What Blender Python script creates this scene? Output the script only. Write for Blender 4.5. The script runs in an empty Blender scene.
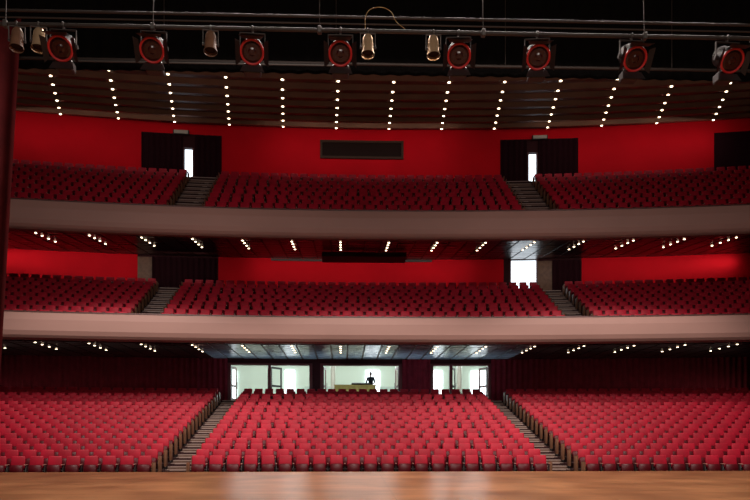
import bpy, bmesh, math, random
import numpy as np
from mathutils import Vector, Matrix, Euler
random.seed(4)
SC = bpy.context.scene
COL = SC.collection
RC = 68.0   # centre of the hall's arcs sits 68 m behind the camera line

# ------------------------------------------------------------------ materials
def mat(name, col, rough=0.6, metal=0.0, noise=0.0, nscale=5.0, bump=0.0, bscale=40.0, emit=None, estr=0.0, spec=0.5, sheen=0.0):
    m = bpy.data.materials.new(name); m.use_nodes = True
    nt = m.node_tree; b = nt.nodes["Principled BSDF"]
    b.inputs["Base Color"].default_value = (*col, 1)
    b.inputs["Roughness"].default_value = rough
    b.inputs["Metallic"].default_value = metal
    b.inputs["Specular IOR Level"].default_value = spec
    b.inputs["Sheen Weight"].default_value = sheen
    if emit:
        b.inputs["Emission Color"].default_value = (*emit, 1)
        b.inputs["Emission Strength"].default_value = estr
    if noise > 0 or bump > 0:
        tc = nt.nodes.new("ShaderNodeTexCoord")
    if noise > 0:
        n = nt.nodes.new("ShaderNodeTexNoise"); n.inputs["Scale"].default_value = nscale
        n.inputs["Detail"].default_value = 4
        nt.links.new(tc.outputs["Object"], n.inputs["Vector"])
        r = nt.nodes.new("ShaderNodeValToRGB")
        r.color_ramp.elements[0].position = 0.3; r.color_ramp.elements[1].position = 0.7
        r.color_ramp.elements[0].color = (*[c*(1-noise) for c in col], 1)
        r.color_ramp.elements[1].color = (*[min(1, c*(1+noise)) for c in col], 1)
        nt.links.new(n.outputs["Fac"], r.inputs["Fac"])
        nt.links.new(r.outputs["Color"], b.inputs["Base Color"])
    if bump > 0:
        n2 = nt.nodes.new("ShaderNodeTexNoise"); n2.inputs["Scale"].default_value = bscale
        nt.links.new(tc.outputs["Object"], n2.inputs["Vector"])
        bp = nt.nodes.new("ShaderNodeBump"); bp.inputs["Strength"].default_value = bump
        nt.links.new(n2.outputs["Fac"], bp.inputs["Height"])
        nt.links.new(bp.outputs["Normal"], b.inputs["Normal"])
    return m

M = {}
M['velvet'] = mat("seat_velvet", (0.42, 0.006, 0.025), 0.55, noise=0.2, nscale=2.5, spec=0.28)
M['shell'] = mat("seat_shell", (0.085, 0.002, 0.006), 0.45, spec=0.25)
M['frame'] = mat("seat_frame_black", (0.008, 0.003, 0.003), 0.5)
M['armwood'] = mat("seat_arm_wood", (0.42, 0.20, 0.16), 0.35)
M['endwood'] = mat("seat_end_wood", (0.28, 0.13, 0.07), 0.5, noise=0.2, nscale=8)
M['carpet'] = mat("carpet_dark_red", (0.028, 0.004, 0.005), 0.95, noise=0.3, nscale=6)
M['aisle'] = mat("aisle_carpet", (0.14, 0.08, 0.06), 0.9, noise=0.2, nscale=6)
M['nosing'] = mat("step_nosing", (0.34, 0.25, 0.22), 0.4)
M['parapet'] = mat("parapet_paint", (0.40, 0.215, 0.180), 0.6, noise=0.04, nscale=0.4)
M['rim'] = mat("parapet_rim", (0.10, 0.035, 0.03), 0.4)
M['red'] = mat("wall_red_paint", (0.70, 0.003, 0.012), 0.75, noise=0.08, nscale=0.4, spec=0.12)
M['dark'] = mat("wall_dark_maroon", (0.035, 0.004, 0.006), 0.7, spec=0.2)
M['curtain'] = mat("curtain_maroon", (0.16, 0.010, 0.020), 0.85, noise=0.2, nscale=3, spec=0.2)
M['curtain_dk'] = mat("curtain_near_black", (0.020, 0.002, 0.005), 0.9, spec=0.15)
M['pros'] = mat("curtain_red", (0.10, 0.008, 0.010), 0.8, noise=0.2, nscale=3, spec=0.2)
M['black'] = mat("black_drape", (0.003, 0.0025, 0.0025), 0.95, spec=0.1)
M['soffit'] = mat("soffit_maroon", (0.022, 0.006, 0.006), 0.5, spec=0.2)
M['tile'] = mat("soffit_tile_gloss", (0.030, 0.009, 0.009), 0.30, spec=0.08)
M['tile_reflect'] = mat("soffit_tile_lobby_reflection", (0.30, 0.40, 0.50), 0.26, noise=0.4, nscale=2.5, spec=1.0)  # bluish grey puts reflected lobby light into the tile colour
M['ceil'] = mat("ceiling_brown", (0.17, 0.080, 0.045), 0.55, noise=0.2, nscale=0.7)
M['lamp'] = mat("downlight_glow", (1, 0.9, 0.75), 0.5, emit=(1.0, 0.78, 0.52), estr=8)
M['lampring'] = mat("downlight_ring", (0.25, 0.15, 0.09), 0.4, metal=0.6)
M['wood'] = mat("door_wood", (0.16, 0.075, 0.04), 0.5, noise=0.25, nscale=5)
M['jamb'] = mat("door_jamb_red", (0.10, 0.010, 0.012), 0.5)
M['lobby'] = mat("lobby_wall_green", (0.55, 0.62, 0.55), 0.7)
M['lobbyf'] = mat("lobby_floor", (0.35, 0.33, 0.28), 0.3)
M['day'] = mat("daylight_window", (0.9, 0.95, 1), 0.5, emit=(0.82, 0.92, 1.0), estr=2.6)
M['steel'] = mat("steel_grey", (0.10, 0.09, 0.085), 0.5, metal=0.6)
M['pipe'] = mat("pipe_dark", (0.030, 0.020, 0.016), 0.6, metal=0.1)
M['fixblack'] = mat("fixture_black", (0.016, 0.009, 0.009), 0.45)
M['fixred'] = mat("fixture_red_frame", (0.50, 0.012, 0.012), 0.5)
M['brass'] = mat("fixture_brass", (0.62, 0.42, 0.25), 0.38, metal=0.6)
M['cabley'] = mat("cable_yellow", (0.30, 0.17, 0.05), 0.6)
M['lens'] = mat("fixture_lens", (0.03, 0.003, 0.003), 0.2)
M['booth'] = mat("booth_frame", (0.060, 0.030, 0.018), 0.6, spec=0.2)
M['boothin'] = mat("booth_glass", (0.018, 0.007, 0.005), 0.6, spec=0.1)
M['desk'] = mat("desk_wood", (0.26, 0.20, 0.05), 0.5, noise=0.15, nscale=5)
M['deskdk'] = mat("desk_panel", (0.03, 0.03, 0.03), 0.4)
M['exit'] = mat("exit_sign_face", (0.30, 0.24, 0.20), 0.5, emit=(0.7, 0.6, 0.45), estr=0.05)
M['glass'] = mat("door_glass_grey", (0.45, 0.52, 0.48), 0.15)
M['skin'] = mat("skin", (0.40, 0.22, 0.15), 0.55)
M['hair'] = mat("hair_dark", (0.015, 0.01, 0.008), 0.7)
M['shirt'] = mat("shirt_dark", (0.02, 0.022, 0.03), 0.85)
M['trous'] = mat("trousers_dark", (0.02, 0.02, 0.025), 0.85)
M['eye'] = mat("eye_white", (0.7, 0.7, 0.68), 0.3)

def stage_mat():
    m = bpy.data.materials.new("stage_wood"); m.use_nodes = True
    nt = m.node_tree; b = nt.nodes["Principled BSDF"]
    tc = nt.nodes.new("ShaderNodeTexCoord")
    br = nt.nodes.new("ShaderNodeTexBrick")
    br.inputs["Scale"].default_value = 1.0
    br.inputs["Brick Width"].default_value = 3.2
    br.inputs["Row Height"].default_value = 0.14
    br.inputs["Mortar Size"].default_value = 0.004
    br.inputs["Color1"].default_value = (0.60, 0.29, 0.12, 1)
    br.inputs["Color2"].default_value = (0.46, 0.21, 0.085, 1)
    br.inputs["Mortar"].default_value = (0.12, 0.05, 0.02, 1)
    nt.links.new(tc.outputs["Object"], br.inputs["Vector"])
    n = nt.nodes.new("ShaderNodeTexNoise"); n.inputs["Scale"].default_value = 0.9; n.inputs["Detail"].default_value = 6
    nt.links.new(tc.outputs["Object"], n.inputs["Vector"])
    r = nt.nodes.new("ShaderNodeValToRGB")
    r.color_ramp.elements[0].position = 0.35; r.color_ramp.elements[0].color = (0.55, 0.52, 0.52, 1)
    r.color_ramp.elements[1].position = 0.68; r.color_ramp.elements[1].color = (1.1, 1.1, 1.15, 1)
    nt.links.new(n.outputs["Fac"], r.inputs["Fac"])
    mx = nt.nodes.new("ShaderNodeMix"); mx.data_type = 'RGBA'; mx.blend_type = 'MULTIPLY'
    mx.inputs["Factor"].default_value = 0.9
    nt.links.new(br.outputs["Color"], mx.inputs["A"]); nt.links.new(r.outputs["Color"], mx.inputs["B"])
    nt.links.new(mx.outputs["Result"], b.inputs["Base Color"])
    b.inputs["Roughness"].default_value = 0.30
    return m
M['stage'] = stage_mat()

# ------------------------------------------------------------------ mesh builder
def P(Y, th, z):
    r = Y + RC
    return (r*math.sin(th), -RC + r*math.cos(th), z)

class MB:
    def __init__(s): s.v = []; s.f = []; s.m = []; s.mats = []
    def mi(s, key):
        if key not in s.mats: s.mats.append(key)
        return s.mats.index(key)
    def sweep(s, prof, x0, x1, key, ref=42.0, seg=1.0, closed=True, edge=None):
        """sweep a (Y,z) profile along the hall's arc, x = arc length at Y=ref"""
        t0, t1 = x0/(ref+RC), x1/(ref+RC)
        n = max(1, int(round(abs(x1-x0)/seg)))
        base = len(s.v); k = len(prof)
        for i in range(n+1):
            th = t0+(t1-t0)*i/n
            for (Y, z) in prof: s.v.append(P(Y, th, z))
        kk = k if closed else k-1
        for i in range(n):
            for j in range(kk):
                a = base+i*k+j; b = base+i*k+(j+1) % k
                s.f.append((a, b, b+k, a+k))
                s.m.append(s.mi(edge[j] if edge and edge[j] else key))
        if closed:
            s.f.append(tuple(base+j for j in reversed(range(k)))); s.m.append(s.mi(key))
            s.f.append(tuple(base+n*k+j for j in range(k))); s.m.append(s.mi(key))
    def rect(s, Y0, Y1, z0, z1, x0, x1, key, ref=42.0, seg=1.0):
        s.sweep([(Y0, z0), (Y0, z1), (Y1, z1), (Y1, z0)], x0, x1, key, ref, seg)
    def box(s, c, d, key, mtx=None, bevel=0.0, bseg=1):
        bm = bmesh.new(); bmesh.ops.create_cube(bm, size=1.0)
        bmesh.ops.scale(bm, vec=d, verts=bm.verts)
        if bevel > 0: bmesh.ops.bevel(bm, geom=bm.edges[:], offset=bevel, segments=bseg, profile=0.5, affect='EDGES')
        bmesh.ops.translate(bm, vec=c, verts=bm.verts)
        if mtx: bmesh.ops.transform(bm, matrix=mtx, verts=bm.verts)
        s.addbm(bm, key)
    def cyl(s, a, b, r1, r2, key, n=16, cap=True):
        a = Vector(a); b = Vector(b); d = b-a
        q = Vector((0, 0, 1)).rotation_difference(d.normalized()).to_matrix().to_4x4()
        bm = bmesh.new()
        bmesh.ops.create_cone(bm, cap_ends=cap, segments=n, radius1=r1, radius2=r2, depth=d.length)
        bmesh.ops.transform(bm, matrix=Matrix.Translation((a+b)/2) @ q, verts=bm.verts)
        s.addbm(bm, key)
    def addbm(s, bm, key):
        base = len(s.v); bm.verts.index_update()
        for v in bm.verts: s.v.append(tuple(v.co))
        k = s.mi(key)
        for f in bm.faces: s.f.append(tuple(base+v.index for v in f.verts)); s.m.append(k)
        bm.free()
    def quad(s, pts, key):
        base = len(s.v); s.v += [tuple(p) for p in pts]
        s.f.append(tuple(range(base, base+len(pts)))); s.m.append(s.mi(key))
    def transform(s, m, start=0):
        for i in range(start, len(s.v)): s.v[i] = tuple(m @ Vector(s.v[i]))
    def mesh(s, name):
        me = bpy.data.meshes.new(name); me.from_pydata(s.v, [], s.f)
        for k in s.mats: me.materials.append(M[k])
        me.polygons.foreach_set("material_index", s.m)
        bm = bmesh.new(); bm.from_mesh(me); bmesh.ops.recalc_face_normals(bm, faces=bm.faces); bm.to_mesh(me); bm.free()
        me.update(); return me
    def build(s, name, parent=None, smooth=False):
        me = s.mesh(name)
        if smooth: me.polygons.foreach_set("use_smooth", [True]*len(me.polygons))
        o = bpy.data.objects.new(name, me); COL.objects.link(o)
        if parent: o.parent = parent
        return o

# ------------------------------------------------------------------ levels
ORN, ORP, OR0, ORZ = 18, 0.885, 23.5, -1.75
ORR = 3.10/(ORN-1)
BP, BN, B0 = 0.85, 10, 33.0
B1Z, B1R, B1L = 4.5, 0.352, 8.1
B2Z, B2R, B2L = 9.5, 0.49, 14.5
STG = -1.0
S1A, S1B = 4.0, 4.27      # lower soffit heights front/back
S2A, S2B = 8.84, 10.25

OFF = 0.62
prof = [(14.0, -2.2), (14.0, ORZ)]
for i in range(ORN):
    zi = ORZ+ORR*i
    yb = OR0+ORP*i-OFF
    if i > 0: prof += [(yb, zi-ORR), (yb, zi)]
yb = OR0+ORP*ORN-OFF
prof += [(yb, ORZ+ORR*(ORN-1)), (yb, 1.6), (42.0, 1.6), (42.0, -2.2)]
fl = MB(); fl.sweep(prof, -26, 26, 'carpet'); fl.build("floor")

def tiers(name, z0, rise, land, sof0, sof1):
    pr = [(32.3, sof0), (32.3, z0)]
    for i in range(1, BN):
        yb = B0+BP*i-0.6
        pr += [(yb, z0+rise*(i-1)), (yb, z0+rise*i)]
    yb = B0+BP*BN-0.6
    pr += [(yb, z0+rise*(BN-1)), (yb, land), (42.0, land), (42.0, sof1)]
    mb = MB()
    edge = ['carpet']*len(pr); edge[-1] = 'soffit'; edge[-2] = 'dark'
    mb.sweep(pr, -26, 26, 'carpet', edge=edge)
    return mb.build(name)
tiers("balcony_floor", B1Z, B1R, B1L, S1A, S1B)
tiers("balcony_floor", B2Z, B2R, B2L, S2A, S2B)

def parapet(z0, z1):
    mb = MB()
    h = z1-z0
    pr = [(32.0, z1-0.04), (31.95, z1-0.3*h), (31.95, z0+0.30*h), (32.02, z0+0.14*h), (32.13, z0+0.05*h), (32.3, z0),
          (32.7, z0+0.02), (32.7, z0+0.2), (32.32, z0+0.3), (32.32, z1-0.04)]
    mb.sweep(pr, -26, 26, 'parapet')
    mb.rect(31.98, 32.38, z1-0.04, z1+0.02, -26, 26, 'rim')
    return mb.build("balcony_parapet")
parapet(3.98, 5.17)
parapet(8.82, 10.04)

def soff_tiles(name, s0, s1, reflect_half):
    mb = MB(); ny = 9; Ya, Yb = 32.9, 41.9
    W = 0.88
    nx = 27
    for j in range(ny):
        y0 = Ya+(Yb-Ya)*j/ny+0.05; y1 = Ya+(Yb-Ya)*(j+1)/ny-0.05
        za = s0+(s1-s0)*(y0-32.3)/9.7; zb = s0+(s1-s0)*(y1-32.3)/9.7
        for i in range(-nx, nx):
            x0 = i*W+0.05; x1 = (i+1)*W-0.05
            key = 'tile_reflect' if (reflect_half and abs((x0+x1)/2) < reflect_half) else 'tile'  # centre tiles take the colour with the lobby reflection painted in
            t = random.uniform(-0.008, 0.008)
            mb.sweep([(y0, za-0.035-t), (y0, za-0.001), (y1, zb-0.001), (y1, zb-0.035+t)], x0, x1, key, seg=3)
    return mb.build(name)
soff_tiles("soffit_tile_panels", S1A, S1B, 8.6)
soff_tiles("soffit_tile_panels", S2A, S2B, 0)

def downlights(name, rows, zf, depth, r=0.075):
    mb = MB()
    for xx in rows:
        for Y in depth:
            th = xx(Y)/(Y+RC)
            x, y, z = P(Y, th, zf(Y))
            mb.cyl((x, y, z-0.035), (x, y, z-0.02), r*1.5, r*1.5, 'lampring', n=12)
            mb.cyl((x, y, z-0.05), (x, y, z-0.036), r, r, 'lamp', n=12)
    return mb.build(name)
srow = [(lambda Y, k=k: (k+0.5)*2.33*(Y+RC)/102.5) for k in range(-10, 10)]
downlights("soffit_downlights", srow, lambda Y: S1A+(S1B-S1A)*(Y-32.3)/9.7-0.03, [33.2, 34.3, 35.5, 36.8], 0.050)
downlights("soffit_downlights", srow, lambda Y: S2A+(S2B-S2A)*(Y-32.3)/9.7-0.03, [33.3, 34.3, 35.4, 36.6], 0.050)

# ceiling : slow waves running along the arc
def ceil_z(Y): return 15.75+(Y-31)*0.205
pr = []
Y = 17.3
bands = []
while Y < 42.0:
    bands.append(Y); Y += 1.55
for Yb in bands:
    for k in range(6):
        u = k/6
        pr.append((Yb+1.55*u, ceil_z(Yb+1.55*u)-0.20+0.30*(u**1.6)))
pr = [p for p in pr if p[0] <= 42.2]
pr.append((42.3, ceil_z(42.3)+0.05))
top = [(42.3, 20.0), (17.3, 20.0)]
cb = MB(); cb.sweep(pr+top, -26, 26, 'ceil', seg=1.0); cb.build("ceiling")
crow = [(lambda Y, k=k: (k+0.5)*3.08*(0.80+0.20*(Y-31)/10.0)+0.02) for k in range(-7, 7)]
downlights("ceiling_downlights", crow, lambda Y: ceil_z(Y)-0.20, [31.3, 32.9, 34.4, 36.0, 37.5, 39.1, 40.6], 0.062)

# ------------------------------------------------------------------ back walls
w = MB()
T0, T1 = 42.0, 42.3
zb, zt = 13.8, 18.6
for a, b in [(-26, -12.9), (-8.3, 8.3), (12.9, 20.6), (22.6, 26)]:
    w.rect(T0, T1, zb, zt, a, b, 'red')
for s in (-1, 1):
    w.rect(T0, T1, 17.4, zt, *sorted((s*8.3, s*12.9)), 'red')
    w.rect(T0, T1, 16.6, 17.4, *sorted((s*8.3, s*12.9)), 'dark')
    w.rect(T0, T1, zb, 16.6, *sorted((s*8.3, s*9.9)), 'dark')
    w.rect(T0, T1, zb, 16.6, *sorted((s*10.5, s*12.9)), 'dark')
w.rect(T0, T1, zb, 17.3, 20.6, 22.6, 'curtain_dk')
w.rect(T0, T1, 17.3, zt, 20.6, 22.6, 'red')
zb, zt = 7.6, 10.6
for a, b in [(-26, -13.1), (-8.5, 8.5), (13.1, 26)]:
    w.rect(T0, T1, zb, zt, a, b, 'red')
w.rect(T0, T1, zb, zt, -13.1, -8.5, 'dark')
w.rect(T0, T1, zb, zt, 8.5, 8.9, 'dark')
w.rect(T0, T1, zb, zt, 10.5, 13.1, 'dark')
w.rect(T0, T1, 10.2, zt, 8.9, 10.5, 'dark')
w.rect(T0-0.05, T0-0.01, 7.9, 10.1, -13.1, -12.3, 'wood')
w.rect(T0-0.05, T0-0.01, 7.9, 10.1, 10.5, 11.35, 'wood')
w.rect(T0-0.08, T0-0.01, 10.08, 10.2, -5.4, 4.2, 'steel')
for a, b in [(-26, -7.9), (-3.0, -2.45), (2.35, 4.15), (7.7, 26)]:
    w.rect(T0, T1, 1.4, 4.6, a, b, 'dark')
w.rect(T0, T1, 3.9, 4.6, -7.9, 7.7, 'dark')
w.build("wall_back")

def arc_drape(name, x0, x1, z0, z1, key, Y=41.85, amp=0.06, wl=0.32):
    mb = MB(); n = int(abs(x1-x0)/(wl/6))
    for i in range(n+1):
        x = x0+(x1-x0)*i/n; th = x/110.0
        yy = Y+amp*math.sin(2*math.pi*x/wl)+amp*0.4*math.sin(2*math.pi*x/(wl*2.7))
        mb.v.append(P(yy, th, z0)); mb.v.append(P(yy, th, z1))
    for i in range(n):
        mb.f.append((2*i, 2*i+2, 2*i+3, 2*i+1)); mb.m.append(mb.mi(key))
    return mb.build(name, smooth=True)
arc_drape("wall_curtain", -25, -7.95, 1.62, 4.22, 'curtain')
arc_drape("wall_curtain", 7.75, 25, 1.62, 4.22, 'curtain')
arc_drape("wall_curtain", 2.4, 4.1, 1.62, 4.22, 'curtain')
for s in (-1, 1):
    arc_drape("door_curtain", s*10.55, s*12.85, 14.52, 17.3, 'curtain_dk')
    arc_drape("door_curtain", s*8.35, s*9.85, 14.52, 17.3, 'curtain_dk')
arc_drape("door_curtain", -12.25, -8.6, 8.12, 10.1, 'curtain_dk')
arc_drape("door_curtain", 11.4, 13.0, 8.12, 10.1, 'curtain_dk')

bw = MB()
bw.rect(41.9, 42.0, 16.25, 16.38, -2.5, 2.5, 'booth'); bw.rect(41.9, 42.0, 17.2, 17.33, -2.5, 2.5, 'booth')
bw.rect(41.9, 42.0, 16.38, 17.2, -2.5, -2.37, 'booth'); bw.rect(41.9, 42.0, 16.38, 17.2, 2.37, 2.5, 'booth')
bw.rect(41.97, 41.99, 16.38, 17.2, -2.37, 2.37, 'boothin')
bw.build("window_1")

# ventilation housing under the upper soffit
vb = MB()
vb.rect(37.2, 38.6, 9.22, 9.46, -2.3, 2.4, 'fixblack')
for k in range(6): vb.rect(37.15, 37.2, 9.24+k*0.036, 9.255+k*0.036, -2.2, 2.3, 'pipe')
vb.build("ventilation_duct")

def lit_window(name, xa, xb, z0, z1):
    mb = MB()
    mb.rect(43.4, 43.5, z0-0.1, z1+0.5, xa-0.6, xb+0.6, 'day')
    mb.rect(42.3, 43.4, z0-0.1, z0, xa-0.6, xb+0.6, 'lobbyf')
    for xm in (xa, xb):
        mb.rect(41.97, 42.35, z0, z1, xm-0.04, xm+0.04, 'jamb')
    return mb.build(name)
lit_window("window_2", -10.5, -9.95, 14.5, 16.6)
lit_window("window_3", 9.95, 10.5, 14.5, 16.6)
lit_window("window_4", 8.9, 10.5, 8.1, 10.2)
for s in (-1, 1):
    e = MB()
    e.rect(41.6, 41.68, 17.28, 17.46, s*10.6-0.40, s*10.6+0.40, 'exit')
    e.rect(41.66, 41.74, 17.25, 17.49, s*10.6-0.45, s*10.6+0.45, 'fixblack')
    e.rect(41.68, 42.0, 17.34, 17.38, s*10.6-0.1, s*10.6+0.1, 'fixblack')
    e.build("exit_sign")

for s, nm in ((-1, "wall_left"), (1, "wall_right")):
    mb = MB(); X = s*24.3
    mb.box((X+s*0.15, 29.5, 9), (0.3, 26, 23), 'dark')
    for k in range(60):
        mb.box((X-s*0.03, 17.2+k*0.4, 9), (0.06, 0.22, 22.5), 'curtain', bevel=0.015)
    mb.build(nm)

# ------------------------------------------------------------------ lobby with doors
lb = MB()
lb.box((0, 46.35, 1.5), (30, 8.0, 0.2), 'lobbyf')
lb.box((0, 46.35, 4.75), (30, 7.3, 0.2), 'lobby')
lb.box((0, 50.1, 3.1), (30, 0.2, 3.4), 'lobby')
for x in (-1.9, 2.6, 6.9):
    lb.cyl((x, 48.6, 1.6), (x, 48.6, 4.7), 0.17, 0.17, 'lobbyf', n=20)
lb.box((-0.2, 49.95, 2.4), (7.5, 0.08, 1.4), 'glass')
lb.box((15, 46.35, 3.1), (0.2, 7.4, 3.4), 'lobby'); lb.box((-15, 46.35, 3.1), (0.2, 7.4, 3.4), 'lobby')
lb.build("wall_lobby")
for nm, x, wd in (("window_5", -9.05, 0.6), ("window_6", 8.5, 1.1), ("window_7", -5.0, 0.7), ("window_8", 0.9, 1.0), ("window_9", 5.5, 0.8)):
    q = MB(); q.box((x, 49.9, 3.0), (wd, 0.05, 2.5), 'day'); q.box((x, 49.86, 3.0), (0.04, 0.06, 2.5), 'steel'); q.build(nm)

def doorset(name, xs, leaf):
    mb = MB()
    for x in xs:
        mb.rect(41.9, 42.35, 1.6, 3.9, x-0.09, x+0.09, 'jamb')
    mb.rect(41.9, 42.35, 3.86, 3.98, xs[0]-0.09, xs[-1]+0.09, 'jamb')
    for (hx, ang, wd, key) in leaf:
        st = len(mb.v)
        sg = 1 if wd > 0 else -1; wd = abs(wd)
        for (cx, cw) in ((0.05, 0.10), (wd-0.05, 0.10)):
            mb.box((sg*cx, 0, 1.1), (cw, 0.05, 2.2), key)
        for cz, ch in ((0.15, 0.3), (1.05, 0.12), (2.14, 0.12)):
            mb.box((sg*wd/2, 0, cz), (wd-0.2, 0.05, ch), key)
        mb.cyl((sg*(wd-0.1), -0.08, 0.9), (sg*(wd-0.1), -0.08, 1.3), 0.015, 0.015, 'steel', n=8)
        x, y, z = P(42.3, hx/110, 1.61)
        mb.transform(Matrix.Translation((x, y, z)) @ Matrix.Rotation(ang, 4, 'Z'), st)
    return mb.build(name)
doorset("door_1", [-7.85, -5.5, -3.05], [(-5.55, math.radians(100), 1.1, 'jamb'), (-5.45, math.radians(60), 1.1, 'fixblack'), (-7.8, math.radians(80), 1.0, 'wood')])
doorset("door_2", [-2.4, 2.3], [(-2.3, math.radians(85), 1.1, 'jamb'), (2.2, math.radians(-85), -1.1, 'jamb')])
doorset("door_3", [4.2, 5.35, 7.65], [(5.4, math.radians(70), 1.1, 'fixblack'), (7.55, math.radians(-75), -1.1, 'jamb')])

# ------------------------------------------------------------------ aisles
def fan_o(x): return lambda Y: x*(1+(Y-23.5)/15.0*0.095)
def fan_b(x): return lambda Y: x*(Y+RC)/(33+RC)
def aisles(name, fin, fout, Y0, pitch, n, z0, rise, land, off):
    mb = MB()
    for s in (-1, 1):
        for i in range(n):
            Yc = Y0+pitch*i
            a, b = sorted((s*(fin(Yc)+0.02), s*(fout(Yc)-0.02)))
            zi = z0+rise*i
            y0 = Yc-off; y1 = y0+pitch
            mb.rect(y0+0.005, y1, zi, zi+0.012, a, b, 'aisle', Yc)
            mb.rect(y0, y0+0.04, zi-0.02, zi+0.02, a, b, 'nosing', Yc)
            nz = (land if i == n-1 else zi+rise)
            half = (nz-zi)/2
            ym = y0+pitch*0.5
            mb.rect(ym, y1, zi+0.012, zi+half, a, b, 'aisle', Yc)
            mb.rect(ym-0.005, ym+0.035, zi+half-0.02, zi+half+0.012, a, b, 'nosing', Yc)
        Yc = Y0+pitch*n
        a, b = sorted((s*(fin(Yc)+0.02), s*(fout(Yc)-0.02)))
        mb.rect(Yc-off, 41.8, land, land+0.012, a, b, 'aisle', Yc)
        mb.rect(Yc-off-0.01, Yc-off+0.04, land-0.02, land+0.02, a, b, 'nosing', Yc)
    return mb.build(name)
aisles("aisle_stairs", fan_o(6.05), fan_o(7.05), OR0, ORP, ORN, ORZ, ORR, 1.6, OFF)
aisles("aisle_stairs", fan_b(9.55), fan_b(10.75), B0, BP, BN, B1Z, B1R, B1L, 0.6)
aisles("aisle_stairs", fan_b(7.65), fan_b(9.15), B0, BP, BN, B2Z, B2R, B2L, 0.6)

# ------------------------------------------------------------------ seats
def seat_proto():
    mb = MB()
    rb = Matrix.Translation((0, -0.02, 0.725)) @ Matrix.Rotation(math.radians(-12), 4, 'X')
    st = len(mb.v)
    mb.box((0, 0, 0), (0.435, 0.09, 0.44), 'velvet', bevel=0.035, bseg=2)
    for i in range(st, len(mb.v)):     # crowned top and dished face
        x, y, z = mb.v[i]
        z -= (abs(x)/0.22)**2*0.045 if z > 0.1 else 0
        y += (1-(abs(x)/0.22)**2)*0.02
        mb.v[i] = (x, y, z)
    mb.transform(rb, st)
    rs = Matrix.Translation((0, -0.19, 0.47)) @ Matrix.Rotation(math.radians(-14), 4, 'X')
    mb.box((0, 0, 0), (0.42, 0.11, 0.33), 'shell', mtx=rs, bevel=0.04, bseg=1)
    mb.box((0.28, -0.17, 0.635), (0.04, 0.34, 0.028), 'armwood', bevel=0.008)
    mb.box((0.28, -0.12, 0.31), (0.03, 0.20, 0.62), 'frame')
    mb.box((0.28, -0.12, 0.015), (0.05, 0.34, 0.03), 'frame')
    return mb
def tileseats(name, proto, places, ends):
    V = np.array(proto.v); nv = len(V)
    F = proto.f; fl_ = np.array([i for f in F for i in f]); fc = np.array([len(f) for f in F])
    mi = np.array(proto.m)
    N = len(places)
    allv = np.empty((N, nv, 3))
    for k, (x, y, z, th) in enumerate(places):
        c, s = math.cos(-th), math.sin(-th)
        allv[k, :, 0] = x+V[:, 0]*c-V[:, 1]*s
        allv[k, :, 1] = y+V[:, 0]*s+V[:, 1]*c
        allv[k, :, 2] = z+V[:, 2]
    loops = (fl_[None, :]+np.arange(N)[:, None]*nv).ravel()
    counts = np.tile(fc, N)
    mis = np.tile(mi, N)
    E = MB(); E.box((0, -0.17, 0.40), (0.05, 0.50, 0.60), 'endwood', bevel=0.03)
    E.box((0, -0.15, 0.05), (0.05, 0.30, 0.10), 'frame')
    EV = np.array(E.v); ne = len(EV)
    efl = np.array([i for f in E.f for i in f]); efc = np.array([len(f) for f in E.f])
    emi = np.array([4 if E.mats[m] == 'endwood' else 3 for m in E.m])
    ev = np.empty((len(ends), ne, 3))
    for k, (x, y, z, th) in enumerate(ends):
        c, s = math.cos(-th), math.sin(-th)
        ev[k, :, 0] = x+EV[:, 0]*c-EV[:, 1]*s
        ev[k, :, 1] = y+EV[:, 0]*s+EV[:, 1]*c
        ev[k, :, 2] = z+EV[:, 2]
    loops = np.concatenate([loops, (efl[None, :]+np.arange(len(ends))[:, None]*ne+N*nv).ravel()])
    counts = np.concatenate([counts, np.tile(efc, len(ends))])
    mis = np.concatenate([mis, np.tile(emi, len(ends))])
    verts = np.concatenate([allv.reshape(-1, 3), ev.reshape(-1, 3)])
    me = bpy.data.meshes.new(name)
    me.vertices.add(len(verts)); me.vertices.foreach_set("co", verts.ravel())
    me.loops.add(len(loops)); me.loops.foreach_set("vertex_index", loops.astype(np.int32))
    me.polygons.add(len(counts))
    starts = np.concatenate([[0], np.cumsum(counts)[:-1]])
    me.polygons.foreach_set("loop_start", starts.astype(np.int32))
    me.polygons.foreach_set("loop_total", counts.astype(np.int32))
    for k in ('velvet', 'shell', 'armwood', 'frame', 'endwood'): me.materials.append(M[k])
    me.polygons.foreach_set("material_index", mis.astype(np.int32))
    me.update(calc_edges=True); me.validate()
    o = bpy.data.objects.new(name, me); COL.objects.link(o)
    return o
proto = seat_proto()
assert proto.mats == ['velvet', 'shell', 'armwood', 'frame'], proto.mats
SP = 0.56
def block(name, Y0, pitch, n, z0, rise, fan, xa, xb):
    pl = []; en = []
    centre = xa > -20 and xb < 20
    k0 = int((xb-xa-0.06)/SP)
    for i in range(n):
        Y = Y0+pitch*i; z = z0+rise*i; r = Y+RC
        a = fan(xa)(Y); b = fan(xb)(Y)
        lim = 23.6
        a = max(a, -lim); b = min(b, lim)
        if centre:
            k = k0+(1 if i >= n//2 else 0)+(i % 2); sp = (b-a-0.06)/k; s0 = a+0.03
        else:
            k = int((b-a-0.06)/SP); sp = SP
            s0 = a+0.03 if xb > 20 else b-0.03-SP*k
        for j in range(k):
            x = s0+sp*(j+0.5); th = x/r
            pl.append((*P(Y, th, z), th))
        for x in (a, b):
            th = x/r; en.append((*P(Y, th, z), th))
    return tileseats(name, proto, pl, en)
for xa, xb in ((-6.0, 6.0), (-26, -7.1), (7.1, 26)):
    block("theater_seat_rows", OR0, ORP, ORN, ORZ, ORR, fan_o, xa, xb)
for xa, xb in ((-9.5, 9.5), (-26, -10.8), (10.8, 26)):
    block("theater_seat_rows", B0, BP, BN, B1Z, B1R, fan_b, xa, xb)
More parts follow.
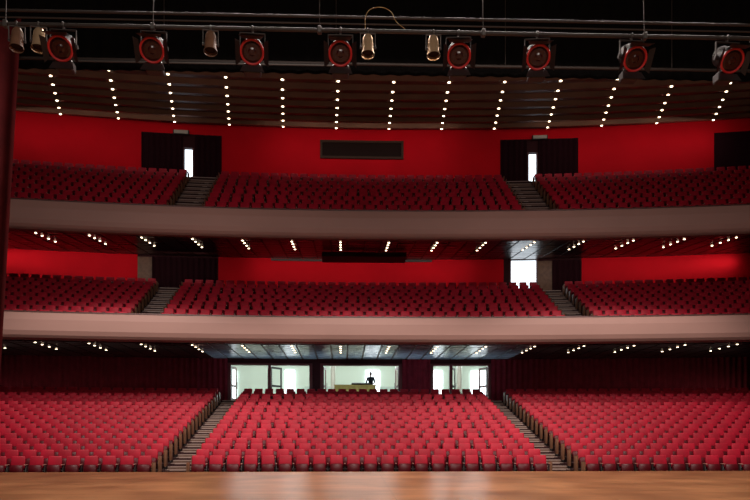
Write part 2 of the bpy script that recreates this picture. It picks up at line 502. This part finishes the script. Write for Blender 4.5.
for xa, xb in ((-7.6, 7.6), (-26, -9.2), (9.2, 26)):
    block("theater_seat_rows", B0, BP, BN, B2Z, B2R, fan_b, xa, xb)

# ------------------------------------------------------------------ stage
sb = MB()
sb.box((0, 7.85, STG-0.06), (34, 17.7, 0.12), 'stage')
sb.box((0, 16.72, STG-0.05), (34, 0.10, 0.11), 'stage', bevel=0.03, bseg=2)
sb.box((0, 16.5, -1.55), (34, 0.12, 0.9), 'fixblack')
sb.build("stage_floor")

def drape(name, x0, x1, xb0, xb1, Y, z0, z1, key, amp=0.1, wl=0.5, nz=8):
    mb = MB(); n = int(abs(x1-x0)/(wl/8))
    for j in range(nz+1):
        v = j/nz
        for i in range(n+1):
            u = i/n
            x = (xb0+(xb1-xb0)*u)*(1-v)+(x0+(x1-x0)*u)*v
            ph = u*(x1-x0)/wl*2*math.pi
            mb.v.append((x, Y+amp*math.sin(ph)*(1.0-0.3*v)+0.3*amp*math.sin(ph*0.37+1), z0+(z1-z0)*v))
    k = mb.mi(key)
    for j in range(nz):
        for i in range(n):
            a = j*(n+1)+i; mb.f.append((a, a+1, a+n+2, a+n+1)); mb.m.append(k)
    return mb.build(name, smooth=True)
drape("stage_curtain", -13.5, -8.10, -13.5, -8.68, 16.2, STG+0.01, 9.3, 'pros', 0.12, 0.55)
drape("stage_curtain", 10.6, 14.5, 10.6, 14.5, 16.2, STG+0.01, 9.3, 'pros', 0.12, 0.55)
drape("black_border_curtain", -14, 14, -14, 14, 16.75, 8.50, 13.2, 'black', 0.025, 0.4, 3)
pw = MB()
pw.box((-19, 17.1, 5.5), (11, 0.4, 15.4), 'dark'); pw.box((19, 17.1, 5.5), (11, 0.4, 15.4), 'dark')
pw.box((0, 17.1, 16.5), (49, 0.4, 7.4), 'dark')
pw.build("wall_front")

rg = MB()
rg.cyl((-9, 10.0, 5.70), (9, 10.0, 5.70), 0.028, 0.028, 'pipe', n=12)
rg.cyl((-9, 10.4, 6.13), (9, 10.4, 6.13), 0.020, 0.020, 'pipe', n=10)
rg.cyl((-9, 10.4, 6.03), (9, 10.4, 6.03), 0.012, 0.012, 'pipe', n=8)
for x in (-5.5, -3.45, -1.1, 1.25, 3.6, 5.2):
    rg.cyl((x, 10.0, 5.7), (x, 10.2, 9.0), 0.007, 0.007, 'pipe', n=6)
    rg.box((x, 10.0, 5.70), (0.06, 0.08, 0.10), 'steel', bevel=0.01)
rg.build("lighting_pipe")
rp = MB()
rp.cyl((-9.5, 16.45, 8.60), (11, 16.45, 8.60), 0.035, 0.035, 'pipe', n=10)
rp.cyl((-7.2, 16.40, 8.53), (-1.0, 16.40, 8.53), 0.025, 0.025, 'steel', n=8)
for x in (-9, -5, -1, 3, 7, 10.5): rp.cyl((x, 16.45, 8.6), (x, 16.45, 13), 0.010, 0.010, 'pipe', n=6)
rp.build("curtain_batten_pipe")

def curve_obj(name, pts, r, key, parent=None):
    cu = bpy.data.curves.new(name, 'CURVE'); cu.dimensions = '3D'; cu.bevel_depth = r; cu.bevel_resolution = 2
    sp = cu.splines.new('BEZIER'); sp.bezier_points.add(len(pts)-1)
    for p, q in zip(sp.bezier_points, pts):
        p.co = q; p.handle_left_type = p.handle_right_type = 'AUTO'
    cu.materials.append(M[key])
    o = bpy.data.objects.new(name, cu); COL.objects.link(o)
    if parent: o.parent = parent
    return o
curve_obj("power_cable", [(-0.45, 10, 5.72), (-0.42, 9.98, 5.95), (-0.30, 9.97, 6.02), (-0.1, 9.97, 5.98), (0.0, 9.97, 5.82), (0.12, 9.98, 5.73)], 0.005, 'cabley')

def fresnel_mesh():
    mb = MB()
    mb.cyl((0, 0.20, 0), (0, -0.10, 0), 0.125, 0.135, 'fixblack', n=28)
    mb.cyl((0, 0.26, 0), (0, 0.20, 0), 0.07, 0.125, 'fixblack', n=28)
    for k in range(5):
        y = 0.17-k*0.045; mb.cyl((0, y, 0), (0, y-0.012, 0), 0.142, 0.142, 'fixblack', n=28)
    mb.cyl((0, -0.10, 0), (0, -0.14, 0), 0.16, 0.165, 'fixblack', n=32)
    bm = bmesh.new()
    R, r = 0.156, 0.016
    ns, nt_ = 32, 8
    grid = [[bm.verts.new(((R+r*math.cos(2*math.pi*j/nt_))*math.cos(2*math.pi*i/ns), -0.15+r*math.sin(2*math.pi*j/nt_), (R+r*math.cos(2*math.pi*j/nt_))*math.sin(2*math.pi*i/ns))) for j in range(nt_)] for i in range(ns)]
    for i in range(ns):
        for j in range(nt_):
            bm.faces.new((grid[i][j], grid[(i+1) % ns][j], grid[(i+1) % ns][(j+1) % nt_], grid[i][(j+1) % nt_]))
    mb.addbm(bm, 'fixred')
    mb.cyl((0, -0.135, 0), (0, -0.148, 0), 0.148, 0.11, 'lens', n=32)
    mb.cyl((0, -0.148, 0), (0, -0.158, 0), 0.055, 0.035, 'lens', n=24)
    for a in range(4):
        st = len(mb.v)
        wt = 0.17
        dp = 0.28 if a in (0, 2) else 0.22
        mb.quad([(-0.13, -0.16, 0.165), (0.13, -0.16, 0.165), (wt, -dp, 0.225), (-wt, -dp, 0.225)], 'fixblack')
        mb.quad([(-0.13, -0.158, 0.169), (-wt, -dp+0.002, 0.229), (wt, -dp+0.002, 0.229), (0.13, -0.158, 0.169)], 'fixblack')
        mb.transform(Matrix.Rotation(a*math.pi/2, 4, 'Y'), st)
    mb.transform(Matrix.Rotation(math.radians(38), 4, 'X'))
    for s in (-1, 1):
        mb.box((s*0.175, 0, 0.10), (0.012, 0.035, 0.26), 'pipe')
        mb.cyl((s*0.13, 0, 0), (s*0.20, 0, 0), 0.028, 0.028, 'fixblack', n=12)
    mb.box((0, 0, 0.23), (0.36, 0.035, 0.012), 'pipe')
    mb.cyl((0, 0, 0.23), (0, 0, 0.29), 0.012, 0.012, 'steel', n=10)
    mb.box((0, 0, 0.30), (0.035, 0.085, 0.07), 'steel', bevel=0.012)
    mb.box((0, 0.10, -0.24), (0.24, 0.18, 0.14), 'fixblack', bevel=0.02)
    mb.box((0, 0.10, -0.15), (0.05, 0.05, 0.10), 'fixblack')
    return mb.mesh("stage_fresnel")
def par_mesh(key):
    mb = MB()
    st = len(mb.v)
    mb.cyl((0, 0.14, 0), (0, -0.10, 0), 0.075, 0.085, key, n=24, cap=False)
    mb.cyl((0, 0.22, 0), (0, 0.14, 0), 0.040, 0.075, key, n=24)
    mb.cyl((0, -0.10, 0), (0, -0.12, 0), 0.095, 0.095, key, n=24, cap=False)
    mb.cyl((0, -0.06, 0), (0, -0.07, 0), 0.082, 0.082, 'boothin', n=24)
    mb.cyl((0, 0.05, 0), (0, 0.03, 0), 0.086, 0.086, key, n=24, cap=False)
    mb.transform(Matrix.Rotation(math.radians(78), 4, 'X'), st)
    for s in (-1, 1):
        mb.box((s*0.105, 0, 0.09), (0.008, 0.028, 0.22), 'steel')
        mb.cyl((s*0.08, 0, 0), (s*0.115, 0, 0), 0.018, 0.018, 'fixblack', n=10)
    mb.box((0, 0, 0.20), (0.215, 0.028, 0.008), 'steel')
    mb.box((0, 0, 0.235), (0.03, 0.07, 0.07), 'steel', bevel=0.01)
    return mb.mesh("par_can_light")
fm, pm, pmd = fresnel_mesh(), par_mesh('brass'), par_mesh('wood')
for k, x in enumerate((-4.70, -3.44, -2.05, -0.80, 0.89, 2.03, 3.41, 4.82)):
    o = bpy.data.objects.new("stage_fresnel_light", fm); COL.objects.link(o)
    o.location = (x, 10.0, 5.40); o.rotation_euler = (0, 0, random.uniform(-0.15, 0.15))
for k, x in enumerate((-5.04, -2.64, -0.41, 0.53, -5.34)):
    o = bpy.data.objects.new("par_can_light", pmd if k in (1, 4) else pm); COL.objects.link(o)
    o.location = (x, 10.0, 5.465); o.rotation_euler = (0, 0, random.uniform(-0.2, 0.2))

# ------------------------------------------------------------------ sound desk + operator
DX, DY, DF = -0.42, 40.25, 1.61
d = MB()
d.box((DX, DY, DF+0.95), (2.40, 0.75, 0.05), 'desk', bevel=0.01)
d.box((DX, DY-0.34, DF+0.52), (2.34, 0.03, 0.84), 'desk')
for sx in (-1.16, 1.16): d.box((DX+sx, DY, DF+0.47), (0.04, 0.68, 0.93), 'desk')
st = len(d.v)
d.box((0, 0, 0), (1.1, 0.5, 0.08), 'deskdk', bevel=0.01)
for k in range(16): d.box((-0.48+k*0.064, -0.05, 0.045), (0.012, 0.03, 0.012), 'nosing')
d.transform(Matrix.Translation((DX+0.35, DY+0.05, DF+1.05)) @ Matrix.Rotation(math.radians(8), 4, 'X'), st)
d.build("sound_desk")

def skin(name, verts, edges, rad, key, parent, sub=2, root=0):
    me = bpy.data.meshes.new(name); me.from_pydata(verts, edges, []); me.update()
    o = bpy.data.objects.new(name, me); COL.objects.link(o)
    me.materials.append(M[key])
    md = o.modifiers.new("skin", 'SKIN'); md.use_smooth_shade = True
    sv = me.skin_vertices[0].data
    for i, r in enumerate(rad):
        sv[i].radius = r if isinstance(r, tuple) else (r, r)
        sv[i].use_root = (i == root)
    s = o.modifiers.new("sub", 'SUBSURF'); s.levels = sub; s.render_levels = sub
    o.parent = parent
    return o
def person():
    root = bpy.data.objects.new("standing_person", None); COL.objects.link(root)
    skin("trousers", [(0, 0, 0.98), (0, 0, 1.04), (-0.09, 0, 0.90), (-0.10, -0.01, 0.50), (-0.11, 0.02, 0.10), (0.09, 0, 0.90), (0.10, -0.01, 0.50), (0.11, 0.02, 0.10)],
         [(0, 1), (0, 2), (2, 3), (3, 4), (0, 5), (5, 6), (6, 7)], [(0.14, 0.105), (0.14, 0.10), 0.09, 0.062, 0.05, 0.09, 0.062, 0.05], 'trous', root)
    for s in (-1, 1):
        skin("shoe", [(s*0.11, 0.04, 0.05), (s*0.115, -0.08, 0.04), (s*0.125, -0.18, 0.03)], [(0, 1), (1, 2)], [0.045, 0.042, 0.03], 'hair', root)
    tv = [(0, 0, 1.00), (0, 0, 1.15), (0, 0, 1.32), (0, 0.01, 1.44), (0, 0.01, 1.50),
          (-0.17, 0.01, 1.46), (-0.24, -0.04, 1.20), (-0.20, -0.27, 1.10),
          (0.17, 0.01, 1.46), (0.24, -0.04, 1.20), (0.20, -0.27, 1.10)]
    te = [(0, 1), (1, 2), (2, 3), (3, 4), (3, 5), (5, 6), (6, 7), (3, 8), (8, 9), (9, 10)]
    skin("shirt", tv, te, [(0.155, 0.11), (0.145, 0.10), (0.17, 0.115), (0.13, 0.09), (0.065, 0.065), 0.072, 0.052, 0.042, 0.072, 0.052, 0.042], 'shirt', root)
    skin("neck", [(0, 0.01, 1.44), (0, 0.0, 1.53), (0, -0.01, 1.60)], [(0, 1), (1, 2)], [0.06, 0.055, 0.055], 'skin', root)
    for s in (-1, 1):
        w0 = Vector((s*0.20, -0.25, 1.105)); w1 = Vector((s*0.19, -0.34, 1.085)); pc = Vector((s*0.19, -0.40, 1.08))
        skin("forearm", [tuple(w0), tuple(w1), tuple(pc)], [(0, 1), (1, 2)], [0.034, 0.027, (0.042, 0.02)], 'skin', root)
        for k, (dx, L) in enumerate(((-0.03, 0.068), (-0.01, 0.078), (0.01, 0.074), (0.03, 0.058))):
            b = pc+Vector((dx, -0.005, 0))
            skin("finger_%d" % (k+1), [tuple(b), tuple(b+Vector((dx*0.15, -L*0.5, -0.002))), tuple(b+Vector((dx*0.2, -L*0.8, -0.018))), tuple(b+Vector((dx*0.2, -L*0.95, -0.035)))],
                 [(0, 1), (1, 2), (2, 3)], [0.010, 0.009, 0.008, 0.007], 'skin', root, 1)
        b = pc+Vector((-s*0.03, 0.045, 0))
        skin("thumb", [tuple(b), tuple(b+Vector((-s*0.03, -0.025, -0.008))), tuple(b+Vector((-s*0.035, -0.055, -0.018)))], [(0, 1), (1, 2)], [0.012, 0.010, 0.008], 'skin', root, 1)
    def blob(name, key, sx, sy, sz, c, fn=None, seg=32):
        bm = bmesh.new(); bmesh.ops.create_uvsphere(bm, u_segments=seg, v_segments=seg*3//4, radius=1)
        for v in bm.verts:
            p = v.co.copy()
            if fn: p = fn(p)
            v.co = Vector((p.x*sx+c[0], p.y*sy+c[1], p.z*sz+c[2]))
        for f in bm.faces: f.smooth = True
        me = bpy.data.meshes.new(name); bm.to_mesh(me); bm.free(); me.materials.append(M[key])
        o = bpy.data.objects.new(name, me); COL.objects.link(o); o.parent = root; return o
    def hf(p):
        t = max(0, -p.z); q = p.copy()
        q.x *= 1-0.32*t*t
        if p.y < 0:
            q.y *= 1-0.10*t
            g = math.exp(-((p.x/0.16)**2+((p.z+0.12)/0.22)**2)); q.y -= 0.20*g
            for s in (-1, 1):
                q.y += 0.10*math.exp(-(((p.x-s*0.38)/0.2)**2+((p.z-0.08)/0.13)**2))
            q.y -= 0.05*math.exp(-((p.x/0.3)**2+((p.z+0.50)/0.08)**2))
            q.y -= 0.09*math.exp(-((p.x/0.35)**2+((p.z+0.85)/0.2)**2))
        else: q.y *= 1-0.2*t
        return q
    hc = (0, -0.02, 1.68)
    blob("head", 'skin', 0.076, 0.098, 0.120, hc, hf)
    def hairf(p):
        q = p.copy()
        lim = 0.30 if p.y < -0.25 else (-0.55 if p.y > 0.1 else -0.1)
        if q.z < lim: q = q*0.80
        return q
    blob("hair", 'hair', 0.083, 0.106, 0.128, (0, -0.012, 1.686), hairf)
    for s in (-1, 1):
        blob("ear", 'skin', 0.012, 0.020, 0.032, (s*0.078, -0.005, 1.672), None, 12)
        blob("eye", 'eye', 0.013, 0.009, 0.009, (s*0.029, -0.104, 1.690), None, 12)
        blob("pupil", 'hair', 0.006, 0.004, 0.006, (s*0.029, -0.112, 1.690), None, 10)
    blob("mouth", 'pros', 0.024, 0.006, 0.005, (0, -0.118, 1.622), None, 12)
    root.location = (0.50, 41.12, 1.61); root.rotation_euler = (0, 0, math.radians(-6))
    return root
person()

# ------------------------------------------------------------------ lights
def spot(name, loc, tgt, power, ang, col=(1, 0.86, 0.72), radius=0.25, blend=0.6):
    l = bpy.data.lights.new(name, 'SPOT'); l.energy = power; l.spot_size = math.radians(ang); l.spot_blend = blend
    l.color = col; l.shadow_soft_size = radius
    o = bpy.data.objects.new(name, l); COL.objects.link(o); o.location = loc
    o.rotation_euler = (Vector(tgt)-Vector(loc)).to_track_quat('-Z', 'Y').to_euler(); return o
def area(name, loc, tgt, power, sx, sy, col=(1, 0.86, 0.72)):
    l = bpy.data.lights.new(name, 'AREA'); l.shape = 'RECTANGLE'; l.size = sx; l.size_y = sy; l.energy = power; l.color = col
    o = bpy.data.objects.new(name, l); COL.objects.link(o); o.location = loc
    o.rotation_euler = (Vector(tgt)-Vector(loc)).to_track_quat('-Z', 'Y').to_euler(); return o
for x in (-9, 0, 9):
    spot("house_fill_light", (x, 18.0, 10.6), (x*1.15, 28.5, -1.5), 2700, 80, (1, 0.9, 0.82))  # unseen fill added to light the orchestra seats
    spot("overhead_fill_light", (x*1.1, 24.0, 13.6), (x*1.2, 29.0, -1.0), 3600, 75, (1, 0.9, 0.82), 0.15)  # unseen top light added to strengthen shading between seat rows
for x in (-10, 0, 10):
    spot("balcony_fill_light", (x, 18.0, 9.7), (x*1.35, 34, 8.6), 1050, 100, (1, 0.87, 0.80), 0.2, 0.9)  # fill added out of sight to lift the balcony fronts
for x, pw_ in ((-15, 30), (0, 38), (15, 40)):
    yy = -RC+math.sqrt((39.6+RC)**2-x*x)
    area("wall_fill_light", (x, yy, 17.1), (x, yy+2.4, 15.9), pw_, 11, 0.2, (1, 0.85, 0.8))  # unseen strip added to brighten the upper red wall
    yy = -RC+math.sqrt((40.4+RC)**2-x*x)
    area("wall_fill_light", (x, yy, 9.80), (x, yy+1.6, 9.3), 44, 13, 0.12, (1, 0.88, 0.8))  # unseen strip added to brighten the lower balcony's red wall
area("stage_work_lamp", (0, -3, 7.0), (0, 30, 7.0), 600, 10, 2, (1, 0.88, 0.78))
area("stage_work_lamp", (1, 13.0, 9.3), (1, 12.0, -1), 1500, 12, 1.0, (1, 0.86, 0.78))
area("lobby_fill_light", (0, 42.9, 4.4), (0, 50, 2.8), 700, 22, 0.3, (0.95, 1, 0.95))  # unseen light added to brighten the lobby back wall
area("lobby_fill_light", (0, 49.3, 4.5), (0, 41, 2.4), 250, 20, 0.3, (0.85, 0.95, 1))  # hidden light added to send lobby brightness towards the doors
# unseen uplights added behind the last orchestra row to brighten soffit and curtains
area("rear_fill_uplight", (0, 39.4, 1.75), (0, 39.4, 6.0), 110, 15.5, 0.25, (0.76, 0.88, 1))
for x in (-15.5, 15.5):
    area("rear_fill_uplight", (x, 39.3, 1.75), (x, 39.3, 6.0), 22, 12, 0.2, (1, 0.8, 0.7))

wd = bpy.data.worlds.new("world"); SC.world = wd; wd.use_nodes = True
wd.node_tree.nodes["Background"].inputs[0].default_value = (0.5, 0.35, 0.3, 1)
wd.node_tree.nodes["Background"].inputs[1].default_value = 0.05

# ------------------------------------------------------------------ camera
cam = bpy.data.cameras.new("camera"); cam.lens = 33.6; cam.sensor_width = 36; cam.shift_y = 0.24
cam.clip_end = 300
co = bpy.data.objects.new("camera", cam); COL.objects.link(co)
co.location = (-0.65, 0, 0); co.rotation_euler = (math.radians(90), 0, math.radians(-1.96))
SC.camera = co
SC.view_settings.view_transform = 'Standard'
SC.view_settings.look = 'None'
